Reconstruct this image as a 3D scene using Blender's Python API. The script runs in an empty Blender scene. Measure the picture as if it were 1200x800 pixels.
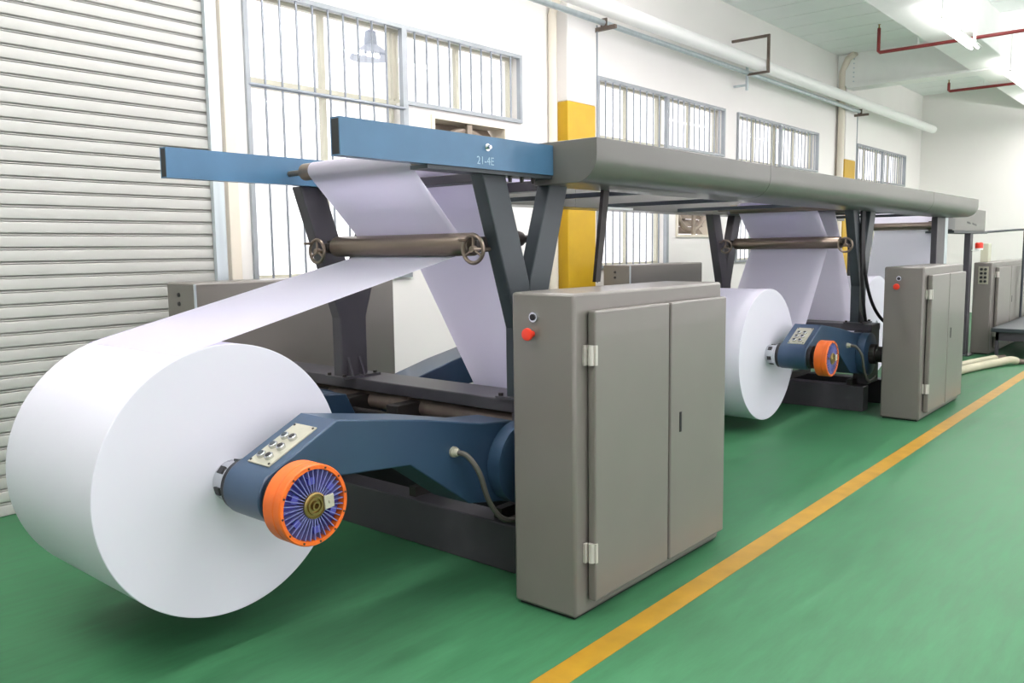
import bpy, bmesh, math, random
from mathutils import Vector, Matrix
random.seed(7)
R = math.radians
scene = bpy.context.scene
COL = scene.collection

# ------------------------------------------------------------------ camera
cam_data = bpy.data.cameras.new('camera'); cam = bpy.data.objects.new('camera', cam_data); COL.objects.link(cam)
scene.camera = cam
cam_data.sensor_fit = 'HORIZONTAL'; cam_data.sensor_width = 36.0
cam_data.lens = 985.06 / 1200 * 36.0
cam_data.clip_start = 0.05; cam_data.clip_end = 200
yaw, pitch, roll = 0.704608574, 0.108964225, -0.0126207288
f = Vector((math.cos(yaw)*math.cos(pitch), math.sin(yaw)*math.cos(pitch), -math.sin(pitch)))
r = Vector((math.sin(yaw), -math.cos(yaw), 0)); u = r.cross(f)
r2 = r*math.cos(roll) + u*math.sin(roll); u2 = -r*math.sin(roll) + u*math.cos(roll)
cam.matrix_world = Matrix(((r2.x, u2.x, -f.x, 0), (r2.y, u2.y, -f.y, 0), (r2.z, u2.z, -f.z, 1.6), (0, 0, 0, 1)))

# ------------------------------------------------------------------ world, exposure
world = bpy.data.worlds.new('sky'); scene.world = world; world.use_nodes = True
bg = world.node_tree.nodes['Background']
bg.inputs[0].default_value = (1.0, 0.95, 1.0, 1); bg.inputs[1].default_value = 1.72
vs = scene.view_settings
vs.view_transform = 'Standard'; vs.look = 'None'; vs.exposure = 0.26; vs.gamma = 1.0; vs.use_curve_mapping = False
LAMP_POWER, LAMP_UP = 44, 70      # watts down from the tubes / up from the uplight added to each fitting

# ------------------------------------------------------------------ materials
def lin(c): return tuple(((v/255)/12.92 if v <= 10 else (((v/255)+.055)/1.055)**2.4) for v in c)
def M(name, rgb, rough=.5, metal=0., var=.08, scale=5., bump=0., bscale=60., coat=0., spec=.5, stretch=None, rvar=0.):
    m = bpy.data.materials.new(name); m.use_nodes = True
    nt = m.node_tree; b = nt.nodes['Principled BSDF']; L = nt.links.new
    c = lin(rgb)
    b.inputs['Roughness'].default_value = rough; b.inputs['Metallic'].default_value = metal
    b.inputs['Specular IOR Level'].default_value = spec; b.inputs['Coat Weight'].default_value = coat
    tc = nt.nodes.new('ShaderNodeTexCoord'); vec = tc.outputs['Object']
    if stretch:
        mp = nt.nodes.new('ShaderNodeMapping'); mp.inputs['Scale'].default_value = stretch
        L(vec, mp.inputs['Vector']); vec = mp.outputs[0]
    n = nt.nodes.new('ShaderNodeTexNoise'); n.inputs['Scale'].default_value = scale; n.inputs['Detail'].default_value = 5
    L(vec, n.inputs['Vector'])
    ra = nt.nodes.new('ShaderNodeValToRGB')
    ra.color_ramp.elements[0].position = .3; ra.color_ramp.elements[1].position = .7
    ra.color_ramp.elements[0].color = (*[max(0, v*(1-var)) for v in c], 1)
    ra.color_ramp.elements[1].color = (*[min(1, v*(1+var)) for v in c], 1)
    L(n.outputs['Fac'], ra.inputs[0]); L(ra.outputs[0], b.inputs['Base Color'])
    if rvar:
        mr = nt.nodes.new('ShaderNodeMapRange'); mr.inputs[3].default_value = rough-rvar; mr.inputs[4].default_value = rough+rvar
        L(n.outputs['Fac'], mr.inputs[0]); L(mr.outputs[0], b.inputs['Roughness'])
    if bump:
        n2 = nt.nodes.new('ShaderNodeTexNoise'); n2.inputs['Scale'].default_value = bscale
        L(tc.outputs['Object'], n2.inputs['Vector'])
        bp = nt.nodes.new('ShaderNodeBump'); bp.inputs['Strength'].default_value = bump; bp.inputs['Distance'].default_value = .004
        L(n2.outputs['Fac'], bp.inputs['Height']); L(bp.outputs[0], b.inputs['Normal'])
    return m

def emit(name, rgb, s):
    m = bpy.data.materials.new(name); m.use_nodes = True; b = m.node_tree.nodes['Principled BSDF']
    b.inputs['Base Color'].default_value = (*lin(rgb), 1)
    b.inputs['Emission Color'].default_value = (*lin(rgb), 1); b.inputs['Emission Strength'].default_value = s
    return m

def glass(name):
    m = bpy.data.materials.new(name); m.use_nodes = True; nt = m.node_tree
    for n in list(nt.nodes): nt.nodes.remove(n)
    o = nt.nodes.new('ShaderNodeOutputMaterial'); t = nt.nodes.new('ShaderNodeBsdfTransparent'); g = nt.nodes.new('ShaderNodeBsdfGlossy')
    t.inputs[0].default_value = (.97, .985, .98, 1); g.inputs['Roughness'].default_value = .02
    x = nt.nodes.new('ShaderNodeMixShader'); x.inputs[0].default_value = .06
    nt.links.new(t.outputs[0], x.inputs[1]); nt.links.new(g.outputs[0], x.inputs[2]); nt.links.new(x.outputs[0], o.inputs[0])
    return m

def floor_mat():
    m = M('floor_paint', (58, 112, 76), rough=.45, var=.10, scale=.9, spec=.22)
    nt = m.node_tree; b = nt.nodes['Principled BSDF']; L = nt.links.new
    src = b.inputs['Base Color'].links[0].from_socket
    tc = nt.nodes['Texture Coordinate']
    mp = nt.nodes.new('ShaderNodeMapping'); mp.inputs['Rotation'].default_value = (0, 0, R(35)); mp.inputs['Scale'].default_value = (1.2, 7, 1)
    L(tc.outputs['Object'], mp.inputs[0])
    n = nt.nodes.new('ShaderNodeTexNoise'); n.inputs['Scale'].default_value = 2.2; n.inputs['Detail'].default_value = 9; n.inputs['Roughness'].default_value = .7
    L(mp.outputs[0], n.inputs['Vector'])
    ra = nt.nodes.new('ShaderNodeValToRGB'); ra.color_ramp.elements[0].position = .3; ra.color_ramp.elements[1].position = .75
    ra.color_ramp.elements[0].color = (.74, .76, .74, 1); ra.color_ramp.elements[1].color = (1.22, 1.18, 1.22, 1)
    L(n.outputs['Fac'], ra.inputs[0])
    mx = nt.nodes.new('ShaderNodeMix'); mx.data_type = 'RGBA'; mx.blend_type = 'MULTIPLY'; mx.inputs[0].default_value = 1
    L(src, mx.inputs[6]); L(ra.outputs[0], mx.inputs[7]); L(mx.outputs[2], b.inputs['Base Color'])
    mr = nt.nodes.new('ShaderNodeMapRange'); mr.inputs[3].default_value = .34; mr.inputs[4].default_value = .6
    L(n.outputs['Fac'], mr.inputs[0]); L(mr.outputs[0], b.inputs['Roughness'])
    return m

def web_mat():
    # thin paper: part of the light passes through the sheet
    m = M('paper_web', (222, 221, 231), .65, var=.008, scale=1.5); nt = m.node_tree
    b = nt.nodes['Principled BSDF']; o = nt.nodes['Material Output']; t = nt.nodes.new('ShaderNodeBsdfTranslucent'); t.inputs[0].default_value = (.95, .93, 1.0, 1)
    x = nt.nodes.new('ShaderNodeMixShader'); x.inputs[0].default_value = .66
    nt.links.new(b.outputs[0], x.inputs[1]); nt.links.new(t.outputs[0], x.inputs[2]); nt.links.new(x.outputs[0], o.inputs[0])
    return m

MT = dict(
    floor=floor_mat(),
    line=M('line_paint', (158, 119, 16), .5, var=.14, scale=7),
    wall=M('wall_paint', (236, 234, 230), .75, var=.015, scale=1.2, bump=.05, bscale=25),
    cream=M('cream_paint', (222, 214, 198), .6, var=.02),
    ceil=M('ceiling_panel', (244, 248, 246), .7, var=.02, scale=2),
    beamw=M('beam_white', (240, 242, 238), .65, var=.02),
    dark_gap=M('joint_dark', (88, 92, 88), .8),
    shutter=M('shutter_metal', (192, 192, 187), .5, var=.03, scale=2.5, stretch=(1, 1, 4)),
    shutter_gap=M('shutter_joint', (120, 120, 112), .6),
    galv=M('galvanised', (196, 206, 210), .38, .55, var=.08, scale=3, stretch=(6, 6, .4)),
    alu=M('window_aluminium', (150, 156, 160), .4, .3, var=.06),
    sash=M('sash_green', (192, 190, 172), .5, var=.05),
    bar=M('steel_bar', (138, 145, 152), .4, .4, var=.06),
    glass=glass('window_glass'),
    yellow=M('column_yellow', (190, 152, 22), .5, var=.05),
    grey=M('cabinet_grey', (110, 106, 100), .36, .0, var=.035, scale=3, coat=.15),
    cowl=M('cowl_grey', (92, 92, 86), .36, .0, var=.04, scale=2.5, coat=.2),
    dgrey=M('frame_dark', (70, 68, 73), .42, .1, var=.10, scale=5),
    mgrey=M('bracket_grey', (52, 60, 64), .42, .1, var=.08, scale=5),
    blue=M('steel_blue', (43, 67, 91), .38, .1, var=.07, scale=4, coat=.15),
    lblue=M('beam_blue', (66, 106, 136), .36, .1, var=.09, scale=5, coat=.2),
    webpaper=web_mat(),
    conc=M('rear_wall_white', (236, 232, 230), .8),
    fin=M('fin_worn', (128, 130, 186), .35, .4, var=.2, scale=30),
    paper=M('paper_white', (210, 210, 220), .65, var=.008, scale=1.5),
    steel=M('roller_steel', (128, 116, 104), .28, .75, var=.10, scale=3, stretch=(8, .5, 8)),
    lampblue=M('lamp_reflection_tone', (150, 158, 172), .4, var=.04),  # tone of the lamp shape that stands in for a window reflection
    satin=M('hinge_satin', (190, 186, 178), .4, .25, var=.04),
    chrome=M('chrome', (205, 208, 210), .16, .95, var=.05),
    iron=M('dark_iron', (50, 46, 44), .5, .4, var=.2, scale=12),
    rubber=M('black_rubber', (26, 26, 28), .5, var=.1),
    cable=M('cable_grey', (72, 70, 64), .5, var=.1),
    orange=M('brake_orange', (216, 98, 20), .48, var=.10, scale=14),
    finblue=M('fin_blue', (74, 74, 160), .35, .35, var=.12, scale=20),
    brass=M('hub_brass', (150, 128, 78), .3, .85, var=.12, scale=20),
    ivory=M('ivory_plate', (168, 166, 148), .4, .1, var=.06, scale=20),
    red=M('red_plastic', (222, 58, 36), .35, var=.05),
    redpipe=M('red_pipe', (128, 44, 42), .5, var=.06),
    white=M('white_enamel', (244, 245, 242), .45, var=.01),
    brown=M('rusty_brown', (112, 100, 90), .6, .2, var=.22, scale=9),
    louvre=M('fan_louvre', (150, 138, 124), .6, .1, var=.2, scale=9),
    beige=M('beige_hose', (176, 172, 146), .55, var=.08),
    olive=M('olive_box', (190, 190, 168), .5, var=.04),
    stencil=M('stencil_pale', (146, 176, 194), .5, var=.05),
    mark=M('dark_print', (70, 72, 74), .6),
    tube=emit('fluorescent_tube', (255, 255, 250), 6.0),
)

# ------------------------------------------------------------------ mesh helpers
def NB(): return bmesh.new()
def box(bm, x0, x1, y0, y1, z0, z1, mtx=None):
    vs_ = [bm.verts.new((x, y, z)) for x in (x0, x1) for y in (y0, y1) for z in (z0, z1)]
    for q in ((0, 1, 3, 2), (4, 6, 7, 5), (0, 4, 5, 1), (2, 3, 7, 6), (0, 2, 6, 4), (1, 5, 7, 3)):
        bm.faces.new([vs_[i] for i in q])
    if mtx is not None:
        for v in vs_: v.co = mtx @ v.co
    return vs_
def prism(bm, pts, a0, a1, axis='y'):
    def P(p, a): return (p[0], a, p[1]) if axis == 'y' else ((a, p[0], p[1]) if axis == 'x' else (p[0], p[1], a))
    A = [bm.verts.new(P(p, a0)) for p in pts]; B = [bm.verts.new(P(p, a1)) for p in pts]
    bm.faces.new(A); bm.faces.new(B[::-1]); n = len(pts)
    for i in range(n): bm.faces.new((A[i], B[i], B[(i+1) % n], A[(i+1) % n]))
    return A + B
def tube(bm, pts, rad, seg=12, caps=True):
    pts = [Vector(p) for p in pts]; rings = []; up = None
    for i, p in enumerate(pts):
        d = (pts[min(i+1, len(pts)-1)] - pts[max(i-1, 0)]).normalized()
        if up is None: up = Vector((0, 0, 1)) if abs(d.z) < .9 else Vector((1, 0, 0))
        a = d.cross(up).normalized(); up = a.cross(d).normalized()
        rr = rad[i] if isinstance(rad, (list, tuple)) else rad
        rings.append([bm.verts.new(p + (a*math.cos(t) + up*math.sin(t))*rr) for t in [2*math.pi*k/seg for k in range(seg)]])
    for i in range(len(rings)-1):
        for k in range(seg): bm.faces.new((rings[i][k], rings[i][(k+1) % seg], rings[i+1][(k+1) % seg], rings[i+1][k]))
    if caps: bm.faces.new(rings[0][::-1]); bm.faces.new(rings[-1])
def cyl(bm, p0, p1, rad, seg=24): tube(bm, [p0, p1], rad, seg)
def lathe(bm, prof, c, axis, seg=40):
    # prof: (along, radius) pairs; axis 'x','y','z'
    rings = []
    for a, rr in prof:
        ring = []
        for k in range(seg):
            t = 2*math.pi*k/seg; ca, sa = math.cos(t)*rr, math.sin(t)*rr
            v = {'x': (a, ca, sa), 'y': (ca, a, sa), 'z': (ca, sa, a)}[axis]
            ring.append(bm.verts.new((c[0]+v[0], c[1]+v[1], c[2]+v[2])))
        rings.append(ring)
    for i in range(len(rings)-1):
        for k in range(seg): bm.faces.new((rings[i][k], rings[i][(k+1) % seg], rings[i+1][(k+1) % seg], rings[i+1][k]))
    if prof[0][1] > 0: bm.faces.new(rings[0])
    if prof[-1][1] > 0: bm.faces.new(rings[-1])
def torus(bm, c, axis, R0, r0, seg=28, s2=8):
    prof = [(r0*math.sin(2*math.pi*k/s2), R0 + r0*math.cos(2*math.pi*k/s2)) for k in range(s2+1)]
    rings = []
    for a, rr in prof[:-1]:
        ring = []
        for k in range(seg):
            t = 2*math.pi*k/seg; ca, sa = math.cos(t)*rr, math.sin(t)*rr
            v = {'x': (a, ca, sa), 'y': (ca, a, sa), 'z': (ca, sa, a)}[axis]
            ring.append(bm.verts.new((c[0]+v[0], c[1]+v[1], c[2]+v[2])))
        rings.append(ring)
    for i in range(s2):
        for k in range(seg): bm.faces.new((rings[i][k], rings[i][(k+1) % seg], rings[(i+1) % s2][(k+1) % seg], rings[(i+1) % s2][k]))
def arc(cx, cz, rad, a0, a1, n=12):
    return [(cx + rad*math.cos(R(a0+(a1-a0)*i/n)), cz + rad*math.sin(R(a0+(a1-a0)*i/n))) for i in range(n+1)]
def smooth_path(pts, n=8):
    pts = [Vector(p) for p in pts]; P = [pts[0]] + pts + [pts[-1]]; out = []
    for i in range(1, len(P)-2):
        for k in range(n):
            t = k/n; a, b, c, d = P[i-1], P[i], P[i+1], P[i+2]
            out.append(.5*((2*b) + (c-a)*t + (2*a-5*b+4*c-d)*t*t + (3*b-a-3*c+d)*t**3))
    out.append(pts[-1]); return out

ORIG = {}
def base_of(p):
    while p is not None:
        if p.name in ORIG: return ORIG[p.name]
        p = p.parent
    return Vector((0, 0, 0))
def obj(name, bm, mat, parent=None, bevel=0, smooth=True, label=None, origin=None):
    bmesh.ops.recalc_face_normals(bm, faces=bm.faces)
    off = Vector(origin) if (origin is not None and parent is None) else base_of(parent)
    me = bpy.data.meshes.new(name)
    if off.length: bmesh.ops.translate(bm, verts=bm.verts, vec=-off)
    bm.to_mesh(me); bm.free()
    if smooth:
        me.polygons.foreach_set('use_smooth', [True]*len(me.polygons)); me.set_sharp_from_angle(angle=R(32))
    me.materials.append(MT[mat])
    o = bpy.data.objects.new(name, me); COL.objects.link(o); o.parent = parent
    if parent is None and off.length: o.location = off; ORIG[o.name] = off
    if bevel:
        b = o.modifiers.new('edge', 'BEVEL'); b.width = bevel; b.segments = 2; b.limit_method = 'ANGLE'; b.angle_limit = R(40)
    if label: o['label'] = label
    return o
def inst(name, src, parent, loc):
    o = bpy.data.objects.new(name, src.data); COL.objects.link(o); o.parent = parent; o.location = loc
    for m in src.modifiers:
        if m.type == 'BEVEL':
            b = o.modifiers.new('edge', 'BEVEL'); b.width = m.width; b.segments = m.segments; b.limit_method = 'ANGLE'; b.angle_limit = m.angle_limit
    return o
def thing(name, label, cat, loc, group=None):
    o = bpy.data.objects.new(name, None); COL.objects.link(o); o.location = loc; o.empty_display_size = .1
    ORIG[o.name] = Vector(loc); return tag(o, label, cat, group)
def tag(o, label, cat, group=None):
    o['label'] = label; o['category'] = cat
    if group: o['group'] = group
    return o
def struct(o, label=None, cat=None):
    o['kind'] = 'structure'
    if label: o['label'] = label
    if cat: o['category'] = cat
    return o
def sbox(name, b, mat, parent=None, bevel=0, label=None):
    bm = NB(); box(bm, *b); return obj(name, bm, mat, parent, bevel, smooth=False, label=label)

WY, XE, CZ = 5.75, 21.9, 5.1       # window wall plane, end wall, ceiling height
X0, Y0 = -6.0, -4.6

# ------------------------------------------------------------------ room shell
struct(sbox('floor', (X0, XE+.2, Y0, 6.2, -.12, 0), 'floor'), 'glossy green painted factory floor', 'floor')
struct(sbox('wall_end', (XE, XE+.2, Y0, 6.0, 0, CZ+.1), 'wall'), 'plain white end wall beyond the machine', 'wall')
struct(sbox('wall_rear', (X0-.2, X0, Y0, 6.0, 0, CZ+.1), 'conc'), 'plain white unseen wall added behind the viewer to bounce light', 'wall')  # out-of-view wall, added and kept white to carry fill light

WIN = [3.70, 8.36, 12.05, 17.40]    # left edges of the four barred windows
TW, FW = 1.59, 3.23
WZ0, WZM, WZ1 = 1.38, 2.93, 3.58
holes = []
for wx in WIN:
    holes += [(wx, wx+TW, WZ0, WZ1), (wx+TW, wx+FW, WZM, WZ1)]
FANS = [(5.63, 1.74), (10.22, 1.74)]   # left edge, bottom; 1.07 x 1.14
for fx, fz in FANS: holes.append((fx, fx+1.07, fz, fz+1.12))
xs = sorted({X0, XE} | {h[0] for h in holes} | {h[1] for h in holes}); zs = sorted({0, CZ+.1} | {h[2] for h in holes} | {h[3] for h in holes})
bm = NB()
for a, b in zip(xs, xs[1:]):
    run = None
    for c, d in zip(zs, zs[1:]):
        mx, mz = (a+b)/2, (c+d)/2
        solid = not any(h[0] < mx < h[1] and h[2] < mz < h[3] for h in holes)
        if solid: run = (run[0], d) if run else (c, d)
        if (not solid) and run: box(bm, a, b, WY, WY+.24, *run); run = None
    if run: box(bm, a, b, WY, WY+.24, *run)
struct(obj('wall_left', bm, 'wall', smooth=False), 'long white side wall with barred windows', 'wall')

# ceiling with strip panels and recessed joints
ceil = struct(sbox('ceiling', (X0, XE, Y0, WY, CZ+.02, CZ+.14), 'dark_gap'), 'white panelled ceiling with dark seams', 'ceiling')
bm = NB(); box(bm, 0, .634, Y0, WY, CZ-.004, CZ+.02); p0 = obj('ceiling_panel', bm, 'ceil', ceil, smooth=False)
n_p = int((XE-X0)/.655)
p0.location.x = X0+.006
for i in range(1, n_p+1): inst('ceiling_panel', p0, ceil, (X0+.006+.655*i, 0, 0))

# beams
bm = NB(); box(bm, X0, 16.2, 2.88, 3.51, 4.5, CZ-.002); box(bm, 16.42, XE, 2.88, 3.51, 4.5, CZ-.002)
struct(obj('trim_1', bm, 'beamw', bevel=.01, smooth=False), 'wide white ceiling beam running lengthwise above the machine', 'beam')
t2 = struct(sbox('trim_2', (16.2, 16.42, Y0, WY-.002, 4.52, CZ-.002), 'beamw', bevel=.008), 'white cross beam spanning the ceiling at the far column', 'beam')
sbox('bottom_flange', (16.12, 16.50, Y0, 5.55, 4.47, 4.52), 'beamw', t2)
bm = NB()
for k in range(6): box(bm, 16.175, 16.2, 5.44, 5.46, 4.58+.08*k, 4.6+.08*k)
obj('bolt_row', bm, 'galv', t2)['kind'] = 'stuff'
# wall columns
for k, (ca, cb, lab) in enumerate([(7.58, 8.11, 'white column with a yellow painted lower part beside the near window'), (16.30, 16.88, 'white column with a yellow painted lower part beneath the cross beam')]):
    c = struct(sbox('trim_%d' % (3+k), (ca, cb, 5.60, WY, 3.21, CZ), 'wall', bevel=.012), lab, 'column')
    sbox('painted_band', (ca, cb, 5.60, WY, 0, 3.21), 'yellow', c, bevel=.012)
# door surround beside the shutter
struct(sbox('trim_5', (3.47, 3.56, 5.70, WY, 0, CZ-.01), 'cream', bevel=.006), 'narrow cream upright between shutter guide and window', 'trim')

# roller shutter: every slat its own piece
sh = bpy.data.objects.new('door_1', None); COL.objects.link(sh); sh.location = (0, 5.66, 0); ORIG['door_1'] = Vector((0, 5.66, 0))
struct(sh, 'pale ribbed roller shutter door left of the windows', 'shutter door')
PITCH = .0868
prof = [(5.69, .001), (5.672, .002), (5.662, .005), (5.660, .009), (5.660, .0665), (5.662, .0690), (5.688, .0700), (5.688, .0745), (5.665, .0752), (5.663, .0775), (5.665, .0800), (5.688, .0807), (5.69, PITCH-.0004), (5.70, PITCH-.0004), (5.70, .001)]
bm = NB(); prism(bm, prof, -2.6, 3.335, 'x'); s0 = obj('slat', bm, 'shutter', sh)
for i in range(1, 50): inst('slat', s0, sh, (0, 0, PITCH*i))
sbox('backing', (-2.6, 3.335, 5.703, 5.74, 0, 4.5), 'shutter_gap', sh)
bm = NB(); prism(bm, [(3.30, 5.745), (3.30, 5.70), (3.33, 5.70), (3.33, 5.655), (3.30, 5.655), (3.30, 5.615), (3.385, 5.615), (3.385, 5.745)], 0, 4.6, 'z'); obj('guide_channel', bm, 'galv', sh, smooth=False)

# windows
def window(n, wx, label):
    w = bpy.data.objects.new('window_%d' % n, None); COL.objects.link(w); w.location = (wx, WY, WZ0); ORIG[w.name] = Vector((wx, WY, WZ0))
    struct(w, label, 'window')
    xm, xr = wx+TW, wx+FW
    # outer aluminium frame, L-shaped
    bm = NB(); fy0, fy1, t = WY-.03, WY+.02, .036
    box(bm, wx-.02, wx+t-.02, fy0, fy1, WZ0-.02, WZ1+.02); box(bm, wx+t-.02, xr-t+.02, fy0, fy1, WZ1+.02-t, WZ1+.02)
    box(bm, xr-t+.02, xr+.02, fy0, fy1, WZM-.02, WZ1+.02); box(bm, xm+.04, xr-t+.02, fy0, fy1, WZM-.02, WZM-.02+t)
    box(bm, wx+t-.02, xm+.04, fy0, fy1, WZ0-.02, WZ0-.02+t); box(bm, xm-.02, xm+.04, fy0, fy1, WZ0+t-.02, WZ1+.02-t)
    obj('window_frame', bm, 'alu', w, smooth=False)
    # sashes set deeper
    bm = NB(); sy0, sy1 = WY+.10, WY+.15
    for a, b, c, d in ((wx, xm, WZ0, WZ1), (xm, xr, WZM, WZ1)):
        m = (a+b)/2
        for q, ww in ((a+.021, .03), (m-.022, .044), (b-.05, .03)): box(bm, q, q+ww, sy0+.002, sy1-.002, c, d)
        box(bm, a+.001, b-.001, sy0, sy1, c+.001, c+.04); box(bm, a+.001, b-.001, sy0, sy1, d-.03, d-.001)
    box(bm, wx+.002, xm-.002, sy0-.01, sy1+.004, WZM-.05, WZM+.02)
    obj('sash', bm, 'sash', w, smooth=False)
    for a, b, c, d in ((wx+.06, wx+TW/2-.03, WZ0+.06, WZM-.06), (wx+TW/2+.03, xm-.06, WZ0+.06, WZM-.06), (wx+.06, wx+TW/2-.03, WZM+.03, WZ1-.05),
                       (wx+TW/2+.03, xm-.06, WZM+.03, WZ1-.05), (xm+.06, (xm+xr)/2-.03, WZM+.06, WZ1-.05), ((xm+xr)/2+.03, xr-.06, WZM+.06, WZ1-.05)):
        sbox('pane', (a, b, WY+.122, WY+.127, c, d), 'glass', w)
    # security bars
    bm = NB(); cyl(bm, (wx, WY-.012, WZ0), (wx, WY-.012, WZ1), .0095, 8); b0 = obj('bar', bm, 'bar', w)
    tall = [.155*k for k in range(1, 10)]
    b0.location.x = tall[0]
    for t_ in tall[1:]: inst('bar', b0, w, (t_, 0, 0))
    bm = NB(); cyl(bm, (wx, WY-.012, WZM-.01), (wx, WY-.012, WZ1), .0095, 8); b1 = obj('bar', bm, 'bar', w)
    b1.location.x = TW+.149
    for k in range(2, 11): inst('bar', b1, w, (TW+.149*k, 0, 0))
    bm = NB(); cyl(bm, (wx, WY-.02, 2.87), (xm, WY-.02, 2.87), .016, 10); obj('cross_rail', bm, 'bar', w)
    return w
for i, (wx, lb) in enumerate(zip(WIN, ('tall barred window nearest the roller shutter', 'barred window just beyond the near yellow column', 'barred window left of the far yellow column', 'barred window nearest the end wall'))):
    window(i+1, wx, lb)

# exhaust fans
for (fx, fz), lb in zip(FANS, ('square exhaust fan in the wall under the nearest barred window', 'square exhaust fan seen in the gap below the cowl')):
    e = thing('exhaust_fan', lb, 'exhaust fan', (fx+.535, WY, fz), 'wall exhaust fans')
    bm = NB(); t = .036
    for b in ((0, t, 0, 1.12), (1.07-t, 1.07, 0, 1.12), (t, 1.07-t, 0, t), (t, 1.07-t, 1.12-t, 1.12)): box(bm, fx+b[0], fx+b[1], WY-.025, WY+.2, fz+b[2], fz+b[3])
    obj('frame', bm, 'cream', e, smooth=False)
    bm = NB(); torus(bm, (fx+.535, WY+.06, fz+.56), 'y', .46, .035, 40, 8); obj('shroud_ring', bm, 'louvre', e)
    for k in range(5):
        bm = NB(); a = k*72+10; mt = Matrix.Translation((fx+.535, WY+.07, fz+.56)) @ Matrix.Rotation(R(a), 4, 'Y') @ Matrix.Rotation(R(28), 4, 'X' if False else 'Z')
        prism(bm, [(.07, -.05), (.40, -.12), (.43, .02), (.38, .12), (.07, .05)], -.006, .006, 'y')
        for v in bm.verts: v.co = mt @ v.co
        obj('blade', bm, 'brown', e, smooth=False)
    bm = NB(); cyl(bm, (fx+.535, WY+.02, fz+.56), (fx+.535, WY+.14, fz+.56), .08); obj('hub', bm, 'iron', e)
    for dx in (.50,): sbox('motor_strut', (fx+dx, fx+dx+.07, WY+.0, WY+.03, fz+t, fz+1.12-t), 'louvre', e)
    bm = NB(); mt = Matrix.Translation((fx+.535, WY+.17, fz+.10)) @ Matrix.Rotation(R(50), 4, 'X'); box(bm, -.48, .48, -.065, .065, -.004, .004, mt); l0 = obj('louvre', bm, 'louvre', e, smooth=False)
    for k in range(1, 10): inst('louvre', l0, e, (0, 0, .105*k))

# lamp shape put outside the first window to stand in for a reflection
lm = thing('reflected_lamp', 'pale bell-shaped lamp visible through the top of the nearest barred window', 'lamp', (5.49, 6.4, 3.44))
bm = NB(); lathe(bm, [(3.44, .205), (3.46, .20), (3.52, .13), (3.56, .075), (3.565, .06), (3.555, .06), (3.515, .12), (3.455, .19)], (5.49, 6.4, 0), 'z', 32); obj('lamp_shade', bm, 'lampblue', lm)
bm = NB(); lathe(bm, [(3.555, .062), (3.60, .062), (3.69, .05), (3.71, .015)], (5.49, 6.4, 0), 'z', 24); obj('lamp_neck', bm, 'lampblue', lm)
bm = NB(); tube(bm, [(5.49, 6.4, 3.70), (5.49, 6.4, 3.98), (5.49, 6.36, 4.02), (5.49, 5.985, 4.02)], .012, 8); obj('bracket_arm', bm, 'galv', lm)  # support added only to hold up the reflected lamp shape

# painted floor line
tag(sbox('floor_line', (-3, 20.5, 1.768, 1.882, 0, .002), 'line'), 'worn yellow line painted along the green floor', 'floor line')

# ------------------------------------------------------------------ overhead services
bm = NB(); cyl(bm, (3, 5.3, 4.19), (21.1, 5.3, 4.19), .088, 24); tag(obj('overhead_pipe', bm, 'white'), 'thick white pipe running high along the window wall', 'pipe')
bm = NB(); cyl(bm, (3, 5.5, 4.11), (16.7, 5.5, 4.11), .032, 16)
p = tag(obj('conduit_pipe', bm, 'galv'), 'thin grey conduit below the thick white wall pipe', 'pipe')
for bx in (8.13, 16.75):
    bm = NB(); box(bm, bx-.02, bx+.02, 5.34, WY, 4.03, 4.07); box(bm, bx-.01, bx+.01, 5.46, 5.54, 4.05, 4.16)
    tag(obj('pipe_bracket', bm, 'brown', smooth=False), 'short brown angle bracket under the pipes at the %s column' % ('near' if bx < 10 else 'far'), 'bracket')
bm = NB(); w_ = .018
box(bm, 11.84-w_, 11.84+w_, 5.17, WY, 4.57, 4.605); box(bm, 11.84-w_, 11.84+w_, 5.17, 5.205, 4.07, 4.57); box(bm, 11.84-w_, 11.84+w_, 5.205, 5.50, 4.07, 4.10)
tag(obj('pipe_hanger', bm, 'brown', smooth=False), 'brown square hook-shaped hanger around the white wall pipe', 'bracket')
bm = NB(); box(bm, 11.9, 11.94, 5.53, 5.56, 3.88, 4.22); box(bm, 11.9, 11.94, 5.56, WY, 3.94, 3.97)
tag(obj('pipe_clip', bm, 'galv', smooth=False), 'small grey clip hanging from the thin conduit', 'bracket')
bm = NB(); tube(bm, [(7.44, 5.70, 0), (7.44, 5.70, 4.1), (7.44, 5.62, 4.3), (7.44, 5.62, CZ)], .048, 16)
tag(obj('downpipe', bm, 'cream'), 'cream vertical pipe left of the near yellow column', 'pipe')
bm = NB(); tube(bm, [(16.22, 5.66, 0), (16.22, 5.66, 4.80), (16.16, 5.55, 5.0), (16.12, 5.40, 5.08)], .06, 16)
tag(obj('downpipe', bm, 'cream'), 'cream vertical pipe left of the far yellow column', 'pipe')
for wx_, lb in ((8.125, 'near'), (16.895, 'far')):
    bm = NB(); cyl(bm, (wx_, 5.59, 1.2), (wx_, 5.59, 4.1), .009, 8)
    tag(obj('cable_conduit', bm, 'bar'), 'thin grey cable running down the right edge of the %s column' % lb, 'cable')
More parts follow.
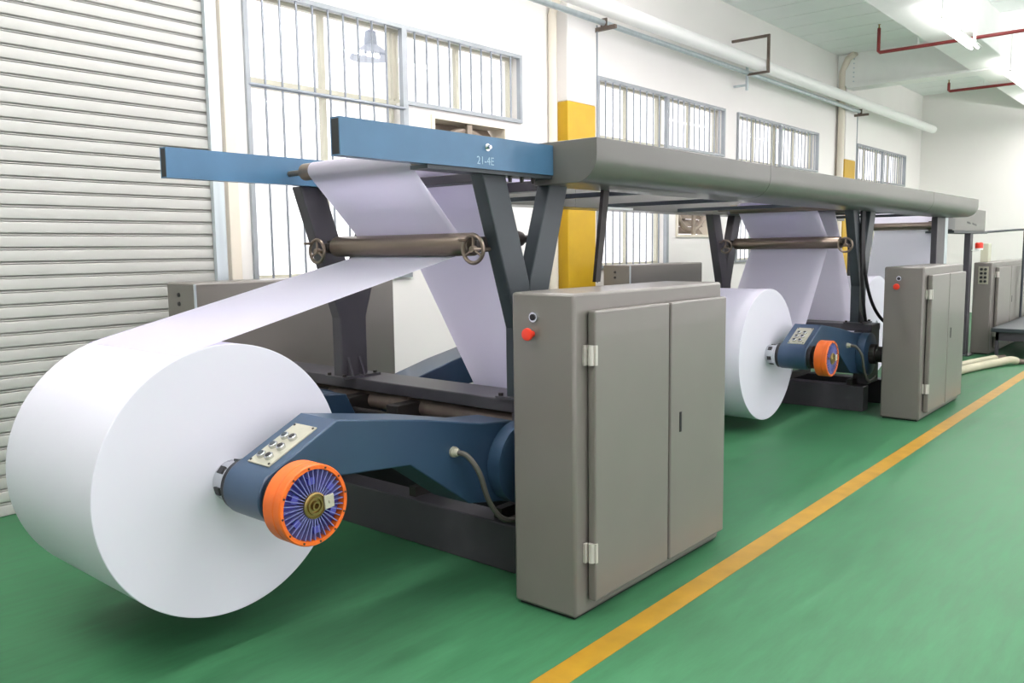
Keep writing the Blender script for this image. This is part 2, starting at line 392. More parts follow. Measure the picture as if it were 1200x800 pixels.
for rx_, ry_, rt_, lb in ((13.43, 4.17, 4.80, 'red sprinkler pipe with an upright end crossing before the cross beam'), (17.7, 4.20, 4.60, 'short dark red sprinkler pipe beyond the cross beam')):
    t = thing('sprinkler_pipe', lb, 'pipe', (rx_, ry_, 4.45))
    bm = NB(); tube(bm, [(rx_, ry_, rt_), (rx_, ry_, 4.47), (rx_, ry_-.02, 4.45), (rx_, -4.5, 4.45)], .025, 12); obj('pipe_run', bm, 'redpipe', t)
    bm = NB(); lathe(bm, [(rt_, .018), (rt_+.03, .010), (rt_+.05, .010), (rt_+.052, .022), (rt_+.056, .022)], (rx_, ry_, 0), 'z', 12); obj('sprinkler_head', bm, 'brass', t)
    for yy in (3.62, 1.5, -1.5):
        bm = NB(); cyl(bm, (rx_, yy, 4.43), (rx_, yy, CZ), .006, 8); obj('hanger_rod', bm, 'white', t)

def lamp(x0, y, label, k=1.0, ku=None):
    t = thing('ceiling_light', label, 'ceiling light', (x0+.9, y, 4.2), 'hanging fluorescent lights')
    bm = NB(); prism(bm, [(y-.09, 4.245), (y-.04, 4.30), (y+.04, 4.30), (y+.09, 4.245), (y+.08, 4.24), (y+.035, 4.285), (y-.035, 4.285), (y-.08, 4.24)], x0, x0+1.8, 'x'); obj('housing', bm, 'white', t, smooth=False)
    for s in (-.04, .04):
        bm = NB(); cyl(bm, (x0+.03, y+s, 4.24), (x0+1.77, y+s, 4.24), .018, 12); obj('tube', bm, 'tube', t)
    for q in (.06, 1.74):
        bm = NB(); cyl(bm, (x0+q, y, 4.29), (x0+q, y, CZ), .018, 8); obj('rod', bm, 'white', t)
    ld = bpy.data.lights.new('tube_light', 'AREA'); ld.shape = 'RECTANGLE'; ld.size = 1.7; ld.size_y = .14; ld.energy = LAMP_POWER*k; ld.color = (1, .93, .95)
    lo = bpy.data.objects.new('tube_light', ld); COL.objects.link(lo); lo.parent = t; lo.location = (0, 0, .015)
    lu = bpy.data.lights.new('added_uplight', 'AREA'); lu.shape = 'RECTANGLE'; lu.size = 1.7; lu.size_y = .14; lu.energy = LAMP_UP*(k if ku is None else ku); lu.color = (1, .93, .96)  # extra light added above the closed housing to brighten the ceiling
    lo = bpy.data.objects.new('added_uplight', lu); COL.objects.link(lo); lo.parent = t; lo.location = (0, 0, .115); lo.rotation_euler.x = math.pi
lamp(11.3, 2.80, 'near fluorescent light hanging beside the lengthwise ceiling beam', 1, .28)
lamp(15.45, 2.80, 'far fluorescent light hanging beside the cross beam', 1, .28)
for lx, lb in ((-.9, 'behind the viewer'), (3.0, 'above the near cabinet'), (7.15, 'above the second paper roll'), (19.4, 'by the end wall')):
    lamp(lx, 2.80, 'fluorescent light added for fill over the machine ' + lb, .75, 1)  # extra fittings put in along the machine to carry fill light
for lx, lb in ((-.9, 'beside the roller shutter'), (2.4, 'beside the nearest window'), (5.9, 'beside the near yellow column')):
    lamp(lx, 3.95, 'unseen fluorescent light added for fill high ' + lb, .30, .9)  # out-of-view row added to brighten the webs, wall and ceiling
for lx, lb in ((-.9, 'behind the viewer'), (3.0, 'level with the near cabinet'), (7.15, 'level with the second roll'), (11.3, 'level with the cowl end'), (15.45, 'level with the cross beam'), (19.4, 'by the end wall')):
    lamp(lx, -1.2, 'unseen fluorescent light added for fill over the aisle ' + lb, .7, 1.3)  # out-of-view aisle row added to light the hall

# ------------------------------------------------------------------ control cabinets
def buttons8(parent, x, y0, y1, z0, z1):
    sbox('button_plate', (x-.006, x, y0, y1, z0, z1), 'ivory', parent)
    for i in range(4):
        for j in range(2):
            yy = y0+(y1-y0)*(.3+.4*j); zz = z0+(z1-z0)*(.16+.23*i)
            bm = NB(); lathe(bm, [(-.022, .016), (-.018, .019), (0, .019)], (x-.005, yy, zz), 'x', 14); obj('push_button', bm, 'rubber', parent)
def cabinet(label, x0, x1, y0, y1, z1, doors, detail=True, side_btn=True, handle_at=None, grp='grey steel control cabinets'):
    t = thing('control_cabinet', label, 'cabinet', ((x0+x1)/2, (y0+y1)/2, 0), grp)
    bm = NB(); box(bm, x0, x1, y0, y1, .012, z1); obj('body', bm, 'grey', t, bevel=.014)
    bm = NB(); box(bm, x0+.02, x1-.02, y0+.02, y1-.02, 0, .02); obj('plinth', bm, 'rubber', t, smooth=False)
    for i, (a, b) in enumerate(doors):
        d = sbox('door', (a, b, y0-.048, y0-.006, .075, z1-.075), 'grey', t, bevel=.008)
        sbox('door_seal', (a+.012, b-.012, y0-.007, y0, .09, z1-.09), 'rubber', d)
        if detail and i == 0:
            for zz in (.25, 1.11):
                bm = NB(); cyl(bm, (a-.006, y0-.03, zz), (a-.006, y0-.03, zz+.085), .014, 12); box(bm, a-.03, a-.006, y0-.014, y0-.001, zz, zz+.085); box(bm, a-.004, a+.010, y0-.053, y0-.03, zz, zz+.085)
                obj('hinge', bm, 'satin', d)
        if detail and i == 1:
            sbox('handle', (a+.085, a+.103, y0-.053, y0-.045, .70, .80), 'rubber', d, bevel=.003)
    if side_btn:
        yc = y0 + (y1-y0)*.62
        bm = NB(); lathe(bm, [(-.012, .017), (-.012, .022), (0, .024)], (x0, yc, z1-.105), 'x', 20); k = obj('key_switch', bm, 'chrome', t)
        bm = NB(); lathe(bm, [(-.016, .014), (-.010, .014)], (x0, yc, z1-.105), 'x', 16); obj('key_core', bm, 'rubber', k)
        bm = NB(); lathe(bm, [(-.045, .018), (-.042, .026), (-.032, .028), (-.026, .024), (-.02, .014), (0, .014)], (x0, yc+.012, z1-.178), 'x', 24); obj('stop_button', bm, 'red', t)
    return t
D, DC = 5.2, 5.27     # stand spacing, cabinet spacing
cabinet('large grey two-door control cabinet standing nearest the camera', 2.81, 4.14, 2.05, 2.39, 1.415, [(2.895, 3.512), (3.528, 4.105)])
cabinet('grey two-door control cabinet beside the far paper roll arm', 2.81+DC, 4.14+DC+.1, 2.05, 2.39, 1.40, [(2.905+DC, 3.512+DC), (3.528+DC, 4.16+DC)])
for ux, lb in ((0, 'low grey cabinet against the wall behind the near paper roll'), (D, 'low grey cabinet on the wall side seen beyond the near cabinet top')):
    t = cabinet(lb, 2.81+ux, 4.52+ux, 5.08, 5.43, 1.41, [], detail=False, side_btn=False)
    for k, zz in enumerate((1.33, 1.27)):
        bm = NB(); lathe(bm, [(-.008, .013), (0, .015)], (2.81+ux, 5.27, zz), 'x', 14); obj('key_switch', bm, 'rubber', t)
    sbox('edge_strip', (2.809+ux, 2.822+ux, 5.068, 5.080, .05, 1.40), 'galv', t)

# ------------------------------------------------------------------ roll stands
YN, YF = 2.73, 4.03      # near and far frame faces
def ybracket(t, cx, y0, y1, plate_mat):  # near and far brackets take different plate materials
    poly = [(cx-.10, .83), (cx-.10, 1.20), (cx-.355, 1.975), (cx-.185, 1.975), (cx-.005, 1.44), (cx+.005, 1.44), (cx+.185, 1.975), (cx+.345, 1.975), (cx+.10, 1.20), (cx+.10, .83)]
    bm = NB()
    # two arms and a stem, one welded plate
    left = [poly[0], poly[1], poly[2], poly[3], poly[4], (cx, 1.40), (cx, .83)]
    right = [(cx, .83), (cx, 1.40), poly[5], poly[6], poly[7], poly[8], poly[9]]
    prism(bm, left, y0, y1); prism(bm, right, y0, y1)
    bmesh.ops.remove_doubles(bm, verts=bm.verts, dist=.0005)
    br = obj('y_bracket', bm, plate_mat, t, bevel=.008, smooth=False)
    sbox('foot_plate', (cx-.13, cx+.16, y0-.05, y1+.05, .83, .845), 'dgrey', br)
    for s in (.10, .13):
        bm = NB(); prism(bm, [(y0, .845), (y0-.045, .845), (y0, .96)], cx-.06+(s-.1)*3, cx-.045+(s-.1)*3, 'x'); obj('gusset', bm, 'dgrey', br, smooth=False)
    for xx in (cx-.11, cx+.13):
        for yy in (y0-.03, y1+.03):
            bm = NB(); lathe(bm, [(.845, .013), (.86, .013)], (xx, yy, 0), 'z', 6); obj('bolt', bm, 'iron', br, smooth=False)
    return br
def handwheel(parent, x, y, z):
    bm = NB(); torus(bm, (x, y, z), 'x', .066, .010, 28, 8)
    for k in range(3):
        a = R(90+120*k); cyl(bm, (x, y, z), (x, y+.062*math.cos(a), z+.062*math.sin(a)), .007, 8)
    lathe(bm, [(-.014, .016), (.014, .018)], (x, y, z), 'x', 14)
    cyl(bm, (x-.006, y+.045, z+.045), (x-.055, y+.045, z+.045), .007, 8)
    cyl(bm, (x, y, z), (x+.12, y, z), .010, 10)
    o = obj('handwheel', bm, 'steel', parent); return o
def stand(ux, label):
    t = thing('roll_stand', label, 'machine frame', (3.36+ux, 3.4, 0), 'paper roll stands')
    cx = 3.36+ux
    sbox('base_rail', (3.06+ux, 3.22+ux, 2.60, 5.02, 0, .245), 'dgrey', t, bevel=.008)
    sbox('base_rail', (3.62+ux, 3.78+ux, 2.60, 5.02, 0, .245), 'dgrey', t, bevel=.008)
    sbox('upper_rail', (3.25+ux, 3.52+ux, 2.60, 5.02, .762, .83), 'dgrey', t, bevel=.006)
    for yy in (2.62, 4.86):
        sbox('rail_post', (3.24+ux, 3.56+ux, yy, yy+.14, .245, .762), 'dgrey', t)
    bm = NB(); cyl(bm, (3.10+ux, 2.392, .565), (3.10+ux, 5.078, .565), .075, 28); obj('pivot_shaft', bm, 'iron', t)
    bm = NB(); cyl(bm, (3.45+ux, 2.76, .565), (3.45+ux, 4.85, .565), .06, 28); obj('pivot_shaft', bm, 'iron', t)
    bm = NB(); lathe(bm, [(2.66, .05), (3.6, .05), (3.6, .062), (3.75, .062), (3.75, .05), (4.85, .05)], (3.33+ux, 0, .695), 'y', 20); obj('drive_tube', bm, 'brown', t)
    bm = NB(); cyl(bm, (3.17+ux, 2.7, .66), (3.17+ux, 4.9, .66), .017, 10); cyl(bm, (3.24+ux, 2.7, .60), (3.24+ux, 4.9, .60), .014, 10); obj('screw_rods', bm, 'iron', t)
    for yy in (3.50, 3.95, 4.35):
        sbox('slide_block', (3.12+ux, 3.42+ux, yy, yy+.10, .585, .735), 'iron', t, bevel=.006)
    for yy in (2.72, 3.35, 4.6):
        sbox('cross_tie', (3.1+ux, 3.7+ux, yy, yy+.05, .245, .30), 'iron', t)
    ybracket(t, cx, YN, YN+.085, 'mgrey'); ybracket(t, 3.29 if ux == 0 else 8.34, YF+.04, YF+.125, 'dgrey')
    # adjustable guide rollers with their handwheels
    for s, rx in ((-1, 3.09+ux),):
        bm = NB(); lathe(bm, [(2.845, .02), (2.865, .02), (2.865, .055), (2.872, .058), (3.945, .058), (3.952, .055), (3.952, .02), (4.02, .02)], (rx, 0, 1.628), 'y', 32)
        g = obj('guide_roller', bm, 'steel', t)
        for yy in (2.80, 3.975):
            bm = NB(); box(bm, rx-.02, rx+.10, yy, yy+.045, 1.59, 1.665); box(bm, rx-.045, rx+.02, yy+.005, yy+.04, 1.605, 1.65); obj('bearing_block', bm, 'iron', g, bevel=.005)
        handwheel(g, rx-.09, 2.79, 1.603); handwheel(g, rx-.09, 4.02, 1.603)
    bm = NB(); lathe(bm, [(3.36+ux, .018), (3.40+ux, .018), (3.40+ux, .038), (3.43+ux, .044), (3.46+ux, .038), (3.46+ux, .02), (3.52+ux, .02)], (0, 2.875, 1.655), 'x', 20); obj('adjuster_knob', bm, 'iron', t)
    bm = NB(); lathe(bm, [(2.74, .016), (2.80, .016), (2.80, .046), (3.885, .046), (3.885, .016), (4.03, .016)], (2.84+ux, 0, 2.035 if ux == 0 else 1.975), 'y', 28); obj('top_roller', bm, 'steel', t)
    bm = NB(); lathe(bm, [(2.74, .016), (2.80, .016), (2.80, .04), (3.97, .04), (3.97, .016), (4.03, .016)], (3.33+ux, 0, 2.02 if ux == 0 else 1.96), 'y', 28); obj('top_roller', bm, 'steel', t)
    bm = NB(); box(bm, 3.05+ux, 3.16+ux, YN+.09, YF, 1.93, 1.975); obj('tie_bar', bm, 'dgrey', t, bevel=.005, smooth=False)
    bm = NB(); box(bm, 3.56+ux, 3.67+ux, YN+.09, YF, 1.91, 1.965); obj('tie_bar', bm, 'dgrey', t, bevel=.005, smooth=False)
    return t
st1 = stand(0, 'dark steel stand with Y-shaped brackets holding the nearest paper roll')
st2 = stand(D, 'dark steel stand with Y-shaped brackets holding the second paper roll')
# blue cantilever beams of the first stand (hollow rectangular tubes)
for y0, lb in ((2.67, 'near blue beam'), (4.03, 'far blue beam')):
    bm = NB(); a, b, z0, z1, xa, xb = y0, y0+.058, 1.975, 2.125, 2.12, 3.484; th = .006
    box(bm, xa, xb, a, b, z1-th, z1); box(bm, xa, xb, a, b, z0, z0+th); box(bm, xa, xb, a, a+th, z0+th, z1-th); box(bm, xa, xb, b-th, b, z0+th, z1-th)
    bo = obj('side_beam', bm, 'lblue', st1, smooth=False)
    sbox('end_cap', (xa+.001, xa+.006, a+th, b-th, z0+th, z1-th), 'rubber', bo)
    if y0 < 3:
        bm = NB(); cyl(bm, (2.98, a-.022, 2.075), (2.98, a+.002, 2.075), .010, 6); cyl(bm, (2.98, a-.004, 2.075), (2.98, a+.002, 2.075), .018, 14); obj('bolt', bm, 'chrome', bo)
        for xx in (3.20, 3.29, 3.38): 
            bm = NB(); lathe(bm, [(1.93, .009), (1.957, .012)], (xx, a+.05, 0), 'z', 6); obj('bolt', bm, 'iron', bo)
        sbox('mounting_strip', (2.6, 3.5, a+.01, a+.12, 1.957, 1.975), 'mgrey', bo)
        cu = bpy.data.curves.new('stencil', 'FONT'); cu.body = '21-4E'; cu.size = .052; cu.extrude = .0004
        tmp = bpy.data.objects.new('stencil', cu); COL.objects.link(tmp)
        dg = bpy.context.evaluated_depsgraph_get(); me = bpy.data.meshes.new_from_object(tmp.evaluated_get(dg)); bpy.data.objects.remove(tmp)
        me.transform(Matrix.Translation(Vector((2.905, a-.0006, 1.995)) - base_of(st1)) @ Matrix.Rotation(R(90), 4, 'X'))
        me.materials.clear(); me.materials.append(MT['stencil'])
        so = bpy.data.objects.new('stencil_number', me); COL.objects.link(so); so.parent = bo

# ------------------------------------------------------------------ overhead cowl over the web
cw = thing('overhead_cowl', 'long grey rounded cowl running above both roll stands', 'machine cowl', (7.6, 3.4, 1.93))
cprof = [(2.80, 2.145), (2.40, 2.145), (2.40, 2.06)] + [(2.535+.135*math.cos(R(a)), 2.06+.13*math.sin(R(a))) for a in range(190, 271, 10)] + [(2.80, 1.93)]
segs = [(3.485, 5.55), (5.553, 9.70), (9.703, 11.78)]
for a, b in segs:
    bm = NB(); prism(bm, cprof, a, b, 'x'); obj('cowl_panel', bm, 'cowl', cw, bevel=.003)
    bm = NB(); prism(bm, [(6.83-y, z) for y, z in cprof], a, b, 'x'); obj('cowl_panel', bm, 'cowl', cw, bevel=.003)
for xx in (4.6, 5.9, 7.2, 9.6, 10.8):
    sbox('cross_tie', (xx, xx+.05, 2.80, 4.03, 1.935, 1.965), 'mgrey', cw)
bm = NB(); box(bm, 4.9, 5.25, 3.30, 3.32, 1.87, 1.885); box(bm, 4.9, 4.915, 3.30, 3.32, 1.87, 1.94); obj('small_bracket', bm, 'white', cw, smooth=False)
bm = NB(); prism(bm, [(3.965, 1.41), (4.005, 1.41), (4.10, 1.935), (4.05, 1.935)], 2.735, 2.745); prism(bm, [(3.957, 1.41), (3.965, 1.41), (4.05, 1.935), (4.042, 1.935)], 2.735, 2.757)
st1_strut = obj('slanted_strut', bm, 'iron', st1, smooth=False)

# ------------------------------------------------------------------ paper rolls and webs
def belt(nodes, n_arc=14):
    # nodes: (x, z, radius, side); side +1 centre lies left of travel
    T = []
    for (x1, z1, r1, s1), (x2, z2, r2_, s2) in zip(nodes, nodes[1:]):
        dx, dz = x2-x1, z2-z1; Lg = math.hypot(dx, dz)
        th = math.atan2(dz, dx) - math.asin((s2*r2_-s1*r1)/Lg); nx, nz = -math.sin(th), math.cos(th)
        T.append(((x1-nx*s1*r1, z1-nz*s1*r1), (x2-nx*s2*r2_, z2-nz*s2*r2_)))
    pts = [T[0][0]]
    for i in range(len(T)):
        a, b = T[i]; k = 10
        pts += [(a[0]+(b[0]-a[0])*j/k, a[1]+(b[1]-a[1])*j/k) for j in range(1, k+1)]
        if i+1 < len(T):
            x, z, rr, s = nodes[i+1]; c = T[i+1][0]
            a0 = math.atan2(b[1]-z, b[0]-x); a1 = math.atan2(c[1]-z, c[0]-x); da = a1-a0
            while s > 0 and da < 0: da += 2*math.pi
            while s < 0 and da > 0: da -= 2*math.pi
            pts += [(x+rr*math.cos(a0+da*j/n_arc), z+rr*math.sin(a0+da*j/n_arc)) for j in range(1, n_arc+1)]
    return pts
def sheet(name, pts, y0, y1, parent, th=.0012):
    bm = NB(); A = []
    for i, p in enumerate(pts):
        q0, q1 = pts[max(i-1, 0)], pts[min(i+1, len(pts)-1)]; d = Vector((q1[0]-q0[0], q1[1]-q0[1])).normalized(); nx, nz = -d.y*th/2, d.x*th/2
        A.append([bm.verts.new((p[0]+nx, y0, p[1]+nz)), bm.verts.new((p[0]+nx, y1, p[1]+nz)), bm.verts.new((p[0]-nx, y1, p[1]-nz)), bm.verts.new((p[0]-nx, y0, p[1]-nz))])
    for a, b in zip(A, A[1:]):
        for k in range(4): bm.faces.new((a[k], a[(k+1) % 4], b[(k+1) % 4], b[k]))
    bm.faces.new(A[0]); bm.faces.new(A[-1][::-1])
    return obj(name, bm, 'webpaper', parent)
def paper_roll(label, cx, cz, rad, y0, y1, nodes, side=-1):
    t = thing('paper_roll', label, 'paper roll', (cx, (y0+y1)/2, cz-rad), 'paper rolls on the stands')
    bm = NB(); lathe(bm, [(y0+.03, .048), (y0, .05), (y0, rad-.003), (y0+.002, rad), (y1-.002, rad), (y1, rad-.003), (y1, .05), (y1-.03, .048)], (cx, 0, cz), 'y', 160)
    obj('roll_body', bm, 'paper', t)
    pts = belt([(cx, cz, rad+.0008, side)] + nodes)
    # the sheet leaves the roll tangentially
    a0 = math.atan2(pts[0][1]-cz, pts[0][0]-cx)
    lead = [(cx+(rad+.0008)*math.cos(a0-side*R(k*3)), cz+(rad+.0008)*math.sin(a0-side*R(k*3))) for k in range(2, 0, -1)]
    sheet('paper_web', lead+pts, y0+.001, y1-.001, t)
    return t
RX, RZ, RR = 1.774, .696, .546
paper_roll('huge white paper roll nearest the camera feeding a wide web upward', RX, RZ, RR, 3.0, 3.80,
           [(3.09, 1.628, .0592, 1), (2.84, 2.035, .0472, -1), (11.6, 2.083, .0008, -1)])
paper_roll('white paper roll hidden behind the near cabinet with its web slanting up', 4.72, .70, .55, 3.0, 3.80,
           [(3.33, 2.02, .0412, -1), (11.6, 2.062, .0008, -1)])
C2 = (1.774+D-.015, .665)
paper_roll('white paper roll standing just right of the near cabinet', C2[0], C2[1], .568, 3.0, 3.80,
           [(3.09+D, 1.628, .0592, 1), (2.84+D, 1.985, .0472, -1), (11.6, 2.033, .0008, -1)], side=1)
paper_roll('white paper roll glimpsed behind the far stand and its cables', 4.72+D, .70, .55, 3.0, 3.80,
           [(3.33+D, 1.96, .0412, -1), (11.6, 2.002, .0008, -1)])

# ------------------------------------------------------------------ roll arms
def roll_arm(stand_, ux, near=True, front=True, rot=0., detail=True, label=None):
    """blue arm swinging on the pivot shaft; the arm mesh has its origin on the pivot axis"""
    yo, yi, PX, PZ = 2.635, 2.875, 3.10, .565
    def X(x): return x+ux
    def mir(bm):
        if not near:
            for v in bm.verts: v.co.y = 6.80-v.co.y
    rb = .11; cx, cz = RX, RZ
    top = (2.03, .943)
    dx, dz = top[0]-cx, top[1]-cz; dist = math.hypot(dx, dz); tt = math.atan2(dz, dx) + math.acos(rb/dist); t1 = math.degrees(tt)
    low = (2.04, .715); dx, dz = low[0]-cx, low[1]-cz; dist = math.hypot(dx, dz); t2_ = math.degrees(math.atan2(dz, dx) - math.acos(rb/dist))
    poly = [(X(x), z) for x, z in [top] + arc(cx, cz, rb, t1, t2_+360, 18) + [low, (2.414, .680), (2.78, .422), (3.10, .36), (3.20, .57), (3.10, .765), (2.866, .789), (2.51, .864)]]
    pivot = Vector((X(PX), (yo+yi)/2 if near else 6.80-(yo+yi)/2, PZ))
    bm = NB(); prism(bm, poly, yo, yi); mir(bm); bmesh.ops.translate(bm, verts=bm.verts, vec=-(pivot-base_of(stand_)))
    t = obj('roll_arm', bm, 'blue', stand_, bevel=.006, label=label); t.location = pivot-base_of(stand_); ORIG[t.name] = pivot
    def part(name, bm, mat, bevel=0, smooth=True):
        mir(bm); return obj(name, bm, mat, t, bevel, smooth)
    bm = NB(); lathe(bm, [(yo-.085, .185), (yo-.078, .20), (yo-.005, .20), (yo, .195)], (X(PX), 0, PZ), 'y', 48); part('pivot_plate', bm, 'blue')
    bm = NB(); lathe(bm, [(yo-.14, .085), (yo-.135, .095), (yo-.085, .095)], (X(PX), 0, PZ), 'y', 32); part('pivot_collar', bm, 'iron')
    bm = NB(); lathe(bm, [(2.999, .080), (2.99, .084), (2.925, .084), (2.92, .090), (2.905, .090)], (X(cx), 0, cz), 'y', 40); part('chuck', bm, 'chrome')
    bm = NB(); lathe(bm, [(2.905, .098), (2.900, .104), (2.880, .104), (yi, .10)], (X(cx), 0, cz), 'y', 40); part('seal_ring', bm, 'rubber')
    if detail:
        for k in range(6):
            aa = R(60*k+15); mt = Matrix.Translation((X(cx), 0, cz)) @ Matrix.Rotation(-aa, 4, 'Y')
            bm = NB(); box(bm, .080, .0875, 2.945, 2.978, -.016, .016, mt); part('gripper_pad', bm, 'rubber', smooth=False)
        bm = NB(); lathe(bm, [(yo, .095), (yo-.03, .095), (yo-.03, .05), (yo-.10, .05)], (X(cx), 0, cz), 'y', 32); part('brake_shaft', bm, 'rubber')
        wy = 2.447
        bm = NB(); lathe(bm, [(wy+.106, .10), (wy+.106, .143), (wy+.100, .149), (wy+.045, .149), (wy+.041, .145), (wy+.036, .149), (wy+.006, .149), (wy, .145), (wy, .132), (wy+.03, .128), (wy+.05, .128)], (X(cx), 0, cz), 'y', 56); part('brake_drum', bm, 'orange')
        bm = NB(); lathe(bm, [(wy+.05, .135), (wy+.030, .128), (wy+.024, .05), (wy+.05, .03)], (X(cx), 0, cz), 'y', 48); part('rotor_disc', bm, 'finblue')
        f0 = None
        for k in range(36):
            mt = Matrix.Translation((X(cx), wy, cz)) @ Matrix.Rotation(R(10*k), 4, 'Y')
            bm = NB(); box(bm, .046, .129, .002, .032, -.0016, .0016, mt); part('fin', bm, 'fin', smooth=False)
        for k in range(6):
            mt = Matrix.Translation((X(cx), wy, cz)) @ Matrix.Rotation(R(60*k+25), 4, 'Y')
            bm = NB(); box(bm, .078, .104, .003, .03, -.014, .014, mt); part('fin_lug', bm, 'finblue', smooth=False)
        for k in range(12):
            aa = R(30*k+8); bm = NB(); lathe(bm, [(wy-.003, .004), (wy+.002, .004)], (X(cx)+.1385*math.cos(aa), 0, cz+.1385*math.sin(aa)), 'y', 8); part('rim_bolt', bm, 'iron')
        bm = NB(); lathe(bm, [(wy+.03, .05), (wy-.004, .048), (wy-.006, .042), (wy-.002, .040), (wy-.002, .034), (wy-.008, .032), (wy-.008, .026), (wy, .024), (wy, .018), (wy-.012, .016), (wy-.012, .010), (wy+.01, .009)], (X(cx), 0, cz), 'y', 40); part('hub', bm, 'brass')
        bm = NB(); mt = Matrix.Translation((X(cx), wy, cz)) @ Matrix.Rotation(R(-4), 4, 'Y'); box(bm, .036, .078, -.012, -.004, -.025, .025, mt); box(bm, .052, .062, -.016, -.012, -.006, .006, mt); part('clip_plate', bm, 'ivory', .003)
        p1 = Vector((X(cx)+rb*math.cos(tt), 0, cz+rb*math.sin(tt))); p2 = Vector((X(top[0]), 0, top[1])); d = (p2-p1).normalized(); nrm = Vector((-d.z, 0, d.x)); ln = (p2-p1).length
        def F(al, yy, h): return p1 + d*al + nrm*h + Vector((0, yy, 0))
        mt = Matrix(((d.x, 0, nrm.x, p1.x), (0, 1, 0, 0), (d.z, 0, nrm.z, p1.z), (0, 0, 0, 1)))
        pa, pb, ya, yb = ln*.06, ln*.80, yo+.045, yi-.055
        bm = NB(); box(bm, pa, pb, ya, yb, -.001, .006, mt); part('button_plate', bm, 'ivory', .002)
        for i in range(3):
            for j in range(2):
                al = pa+(pb-pa)*(.17+.24*i); yy = ya+(yb-ya)*(.33+.36*j)
                bm = NB(); tube(bm, [F(al, yy, .005), F(al, yy, .018), F(al, yy, .022)], [.018, .018, .015], 16); part('push_button', bm, 'chrome')
                bm = NB(); tube(bm, [F(al, yy, .0215), F(al, yy, .0235)], [.013, .012], 14); part('button_cap', bm, 'rubber' if j == 0 else 'mgrey')
        for al, yy in ((pa+.012, ya+.01), (pb-.012, ya+.01), (pa+.012, yb-.01), (pb-.012, yb-.01)):
            bm = NB(); tube(bm, [F(al, yy, .005), F(al, yy, .009)], .005, 8); part('screw', bm, 'iron')
        gx, gz = X(2.675), .69
        bm = NB(); lathe(bm, [(yo-.036, .014), (yo-.026, .020), (yo-.015, .020), (yo-.014, .025), (yo+.001, .025)], (gx, 0, gz), 'y', 12); part('cable_gland', bm, 'ivory')
        path = smooth_path([(gx, yo-.03, gz), (gx+.012, yo-.08, gz-.012), (gx+.045, yo-.12, gz-.09), (gx+.10, yo-.125, gz-.23), (gx+.19, yo-.13, gz-.335), (gx+.31, yo-.13, gz-.36), (gx+.46, yo-.13, gz-.34)], 7)
        bm = NB(); tube(bm, path, .0125, 10); part('cable', bm, 'cable')
    if not front:
        t.scale = (-.92, 1, 1); t.location.x = 3.45-3.36
    t.rotation_euler.y = rot
    return t
roll_arm(st1, 0, label='blue arm with orange finned brake wheel and six-button plate')
roll_arm(st2, D, rot=R(-1.2), label='blue arm with orange finned brake wheel and six-button plate')
for st_, ux in ((st1, 0), (st2, D)):
    roll_arm(st_, ux, near=False, detail=False, rot=R(-1.2) if ux else 0)
    roll_arm(st_, ux, near=False, front=False, detail=False)

# cables hanging at the second stand
for k, pts in enumerate(([(8.46, 2.71, 1.928), (8.46, 2.71, 1.7), (8.48, 2.69, 1.35), (8.55, 2.64, 1.05), (8.66, 2.56, .86), (8.82, 2.47, .80)],
                        [(8.41, 2.71, 1.928), (8.42, 2.71, 1.6), (8.45, 2.70, 1.2), (8.49, 2.69, .98), (8.52, 2.68, .86)])):
    bm = NB(); tube(bm, smooth_path(pts, 8), .016, 10)
    tag(obj('hanging_cable', bm, 'rubber'), ('black cable curving right from the cowl towards the far cabinet', 'black cable hanging straight down from the cowl at the far stand')[k], 'cable', 'cables at the far stand')

# ------------------------------------------------------------------ far end of the line
e = thing('web_frame', 'dark end post and roller carrying the last paper web under the cowl end', 'machine frame', (12.0, 3.4, 0))
sbox('post', (11.25, 11.62, 2.73, 2.80, 0, 1.93), 'dgrey', e, bevel=.006)
sbox('post_flange', (11.62, 11.76, 2.73, 2.76, 0, 1.93), 'galv', e)
sbox('post', (12.2, 12.4, 4.05, 4.12, 0, 1.93), 'dgrey', e, bevel=.006)
bm = NB(); cyl(bm, (12.3, 2.80, 1.845), (12.3, 4.05, 1.845), .05, 24); obj('top_roller', bm, 'steel', e)
sbox('cross_rail', (11.75, 12.15, 2.74, 2.84, 1.79, 1.93), 'dgrey', e)
w3 = sheet('paper_web', belt([(11.75, .45, .001, 1), (12.3, 1.845, .0512, 1), (12.1, 2.05, .001, -1)]), 3.0, 3.80, None)
tag(w3, 'last white paper web rising to the roller at the cowl end', 'paper web')
bx = thing('junction_box', 'light grey box with small dark print behind the cowl end', 'metal box', (13.2, 2.95, 1.76))
sbox('body', (12.30, 14.25, 2.80, 3.10, 1.775, 2.09), 'cowl', bx, bevel=.01)
sbox('lower_flange', (12.25, 14.25, 2.77, 3.12, 1.745, 1.775), 'mgrey', bx)
bm = NB()
for k in range(9): box(bm, 13.10+.055*k+(.10 if k > 3 else 0), 13.145+.055*k+(.10 if k > 3 else 0), 2.7985, 2.80, 1.885-.004*k, 1.905-.004*k+random.uniform(0, .012))
obj('printed_marks', bm, 'mark', bx, smooth=False)
sp = thing('support_post', 'dark upright post holding the grey box by the cabinet with eight buttons', 'post', (13.42, 2.84, 0))
sbox('shaft', (13.34, 13.50, 2.80, 2.88, .012, 1.745), 'dgrey', sp, bevel=.006)
sbox('base_plate', (13.28, 13.62, 2.74, 2.94, 0, .012), 'dgrey', sp)
c3 = cabinet('far grey cabinet with a panel of eight push buttons on its side', 13.62, 17.2, 2.56, 2.80, 1.33, [(13.85, 14.75), (14.78, 16.0), (16.03, 17.1)], detail=True, side_btn=False)
buttons8(c3, 13.62, 2.605, 2.735, 1.02, 1.27)
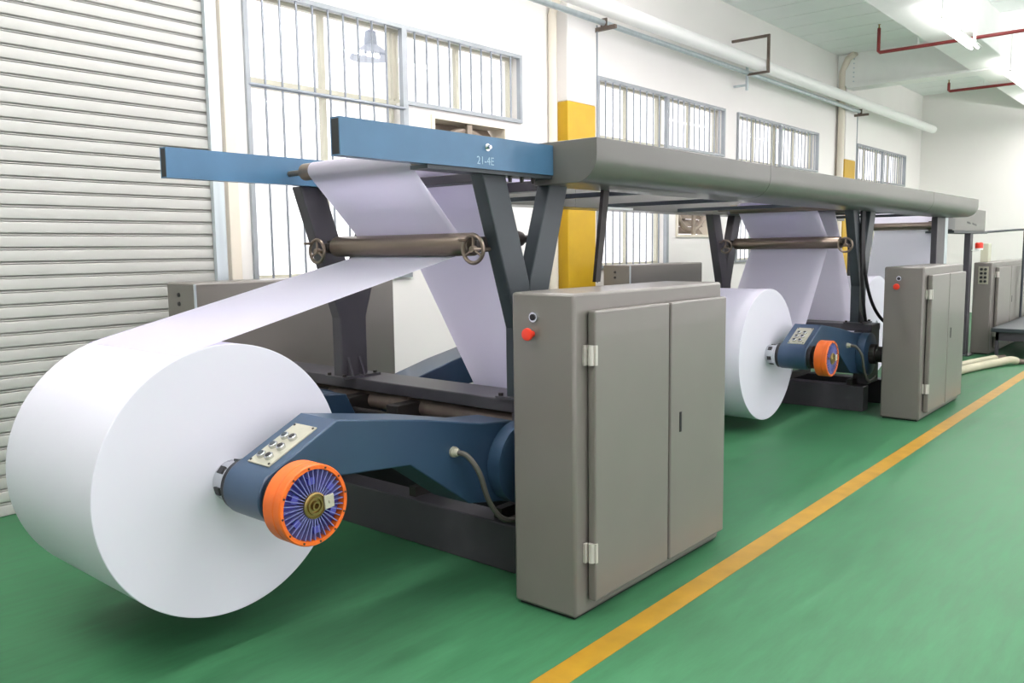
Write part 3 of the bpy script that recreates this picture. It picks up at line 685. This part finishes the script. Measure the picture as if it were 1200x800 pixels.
bk = thing('warning_beacon', 'red warning beacon fixed to the support post', 'beacon', (13.46, 2.72, 1.5))
bm = NB(); box(bm, 13.43, 13.49, 2.70, 2.80, 1.50, 1.512); lathe(bm, [(1.512, .05), (1.535, .05)], (13.46, 2.71, 0), 'z', 20); obj('bracket', bm, 'white', bk)
bm = NB(); lathe(bm, [(1.535, .052), (1.60, .052), (1.615, .04)], (13.46, 2.71, 0), 'z', 24); obj('lens', bm, 'red', bk)
tag(sbox('electrical_box', (13.80, 14.0, 2.655, 2.76, 1.33, 1.60), 'olive', bevel=.01), 'beige electrical box standing on the far cabinet behind the red beacon', 'box')
gr = thing('guard_frame', 'thin tubular guard frame at the right edge beside the far cabinet', 'frame', (15.4, 2.47, .43))
bm = NB(); tube(bm, smooth_path([(14.26, 2.86, 1.765), (14.6, 2.75, 1.78), (15.38, 2.49, 1.81), (15.4, 2.47, 1.77), (15.4, 2.47, 1.3), (15.4, 2.47, .43)], 5), .018, 10); obj('tube_frame', bm, 'mgrey', gr)
pt = thing('work_platform', 'low dark grey platform table at the right edge', 'platform', (14.4, 1.9, 0))
sbox('top', (13.25, 16.5, 1.25, 2.47, .37, .425), 'mgrey', pt, bevel=.006)
sbox('side_rail', (13.30, 13.36, 1.3, 2.42, .25, .37), 'dgrey', pt)
for lx, ly in ((13.32, 2.40), (13.32, 1.34), (16.4, 2.40), (16.4, 1.34)):
    sbox('leg', (lx-.02, lx+.02, ly-.02, ly+.02, 0, .37), 'dgrey', pt)
for k, (pts, rr, lb) in enumerate((([(11.0, 2.50, .05), (11.8, 2.36, .05), (12.3, 2.22, .06), (12.6, 2.12, .07), (12.72, 2.06, .05)], .05, 'nearer beige ribbed hose lying on the floor by the yellow line'),
                                   ([(11.3, 2.66, .045), (12.1, 2.52, .045), (12.6, 2.42, .045), (12.9, 2.34, .045)], .045, 'farther beige hose lying on the floor behind the other'))):
    bm = NB(); tube(bm, smooth_path(pts, 8), rr, 14)
    h = obj('floor_hose', bm, 'beige'); tag(h, lb, 'hose', 'floor hoses')
    bm = NB(); v0, v1 = Vector(pts[-2]), Vector(pts[-1]); dd = (v1-v0).normalized(); cyl(bm, v1-dd*.02, v1+dd*.25, rr*.72, 12); obj('coupling', bm, 'brown', h)
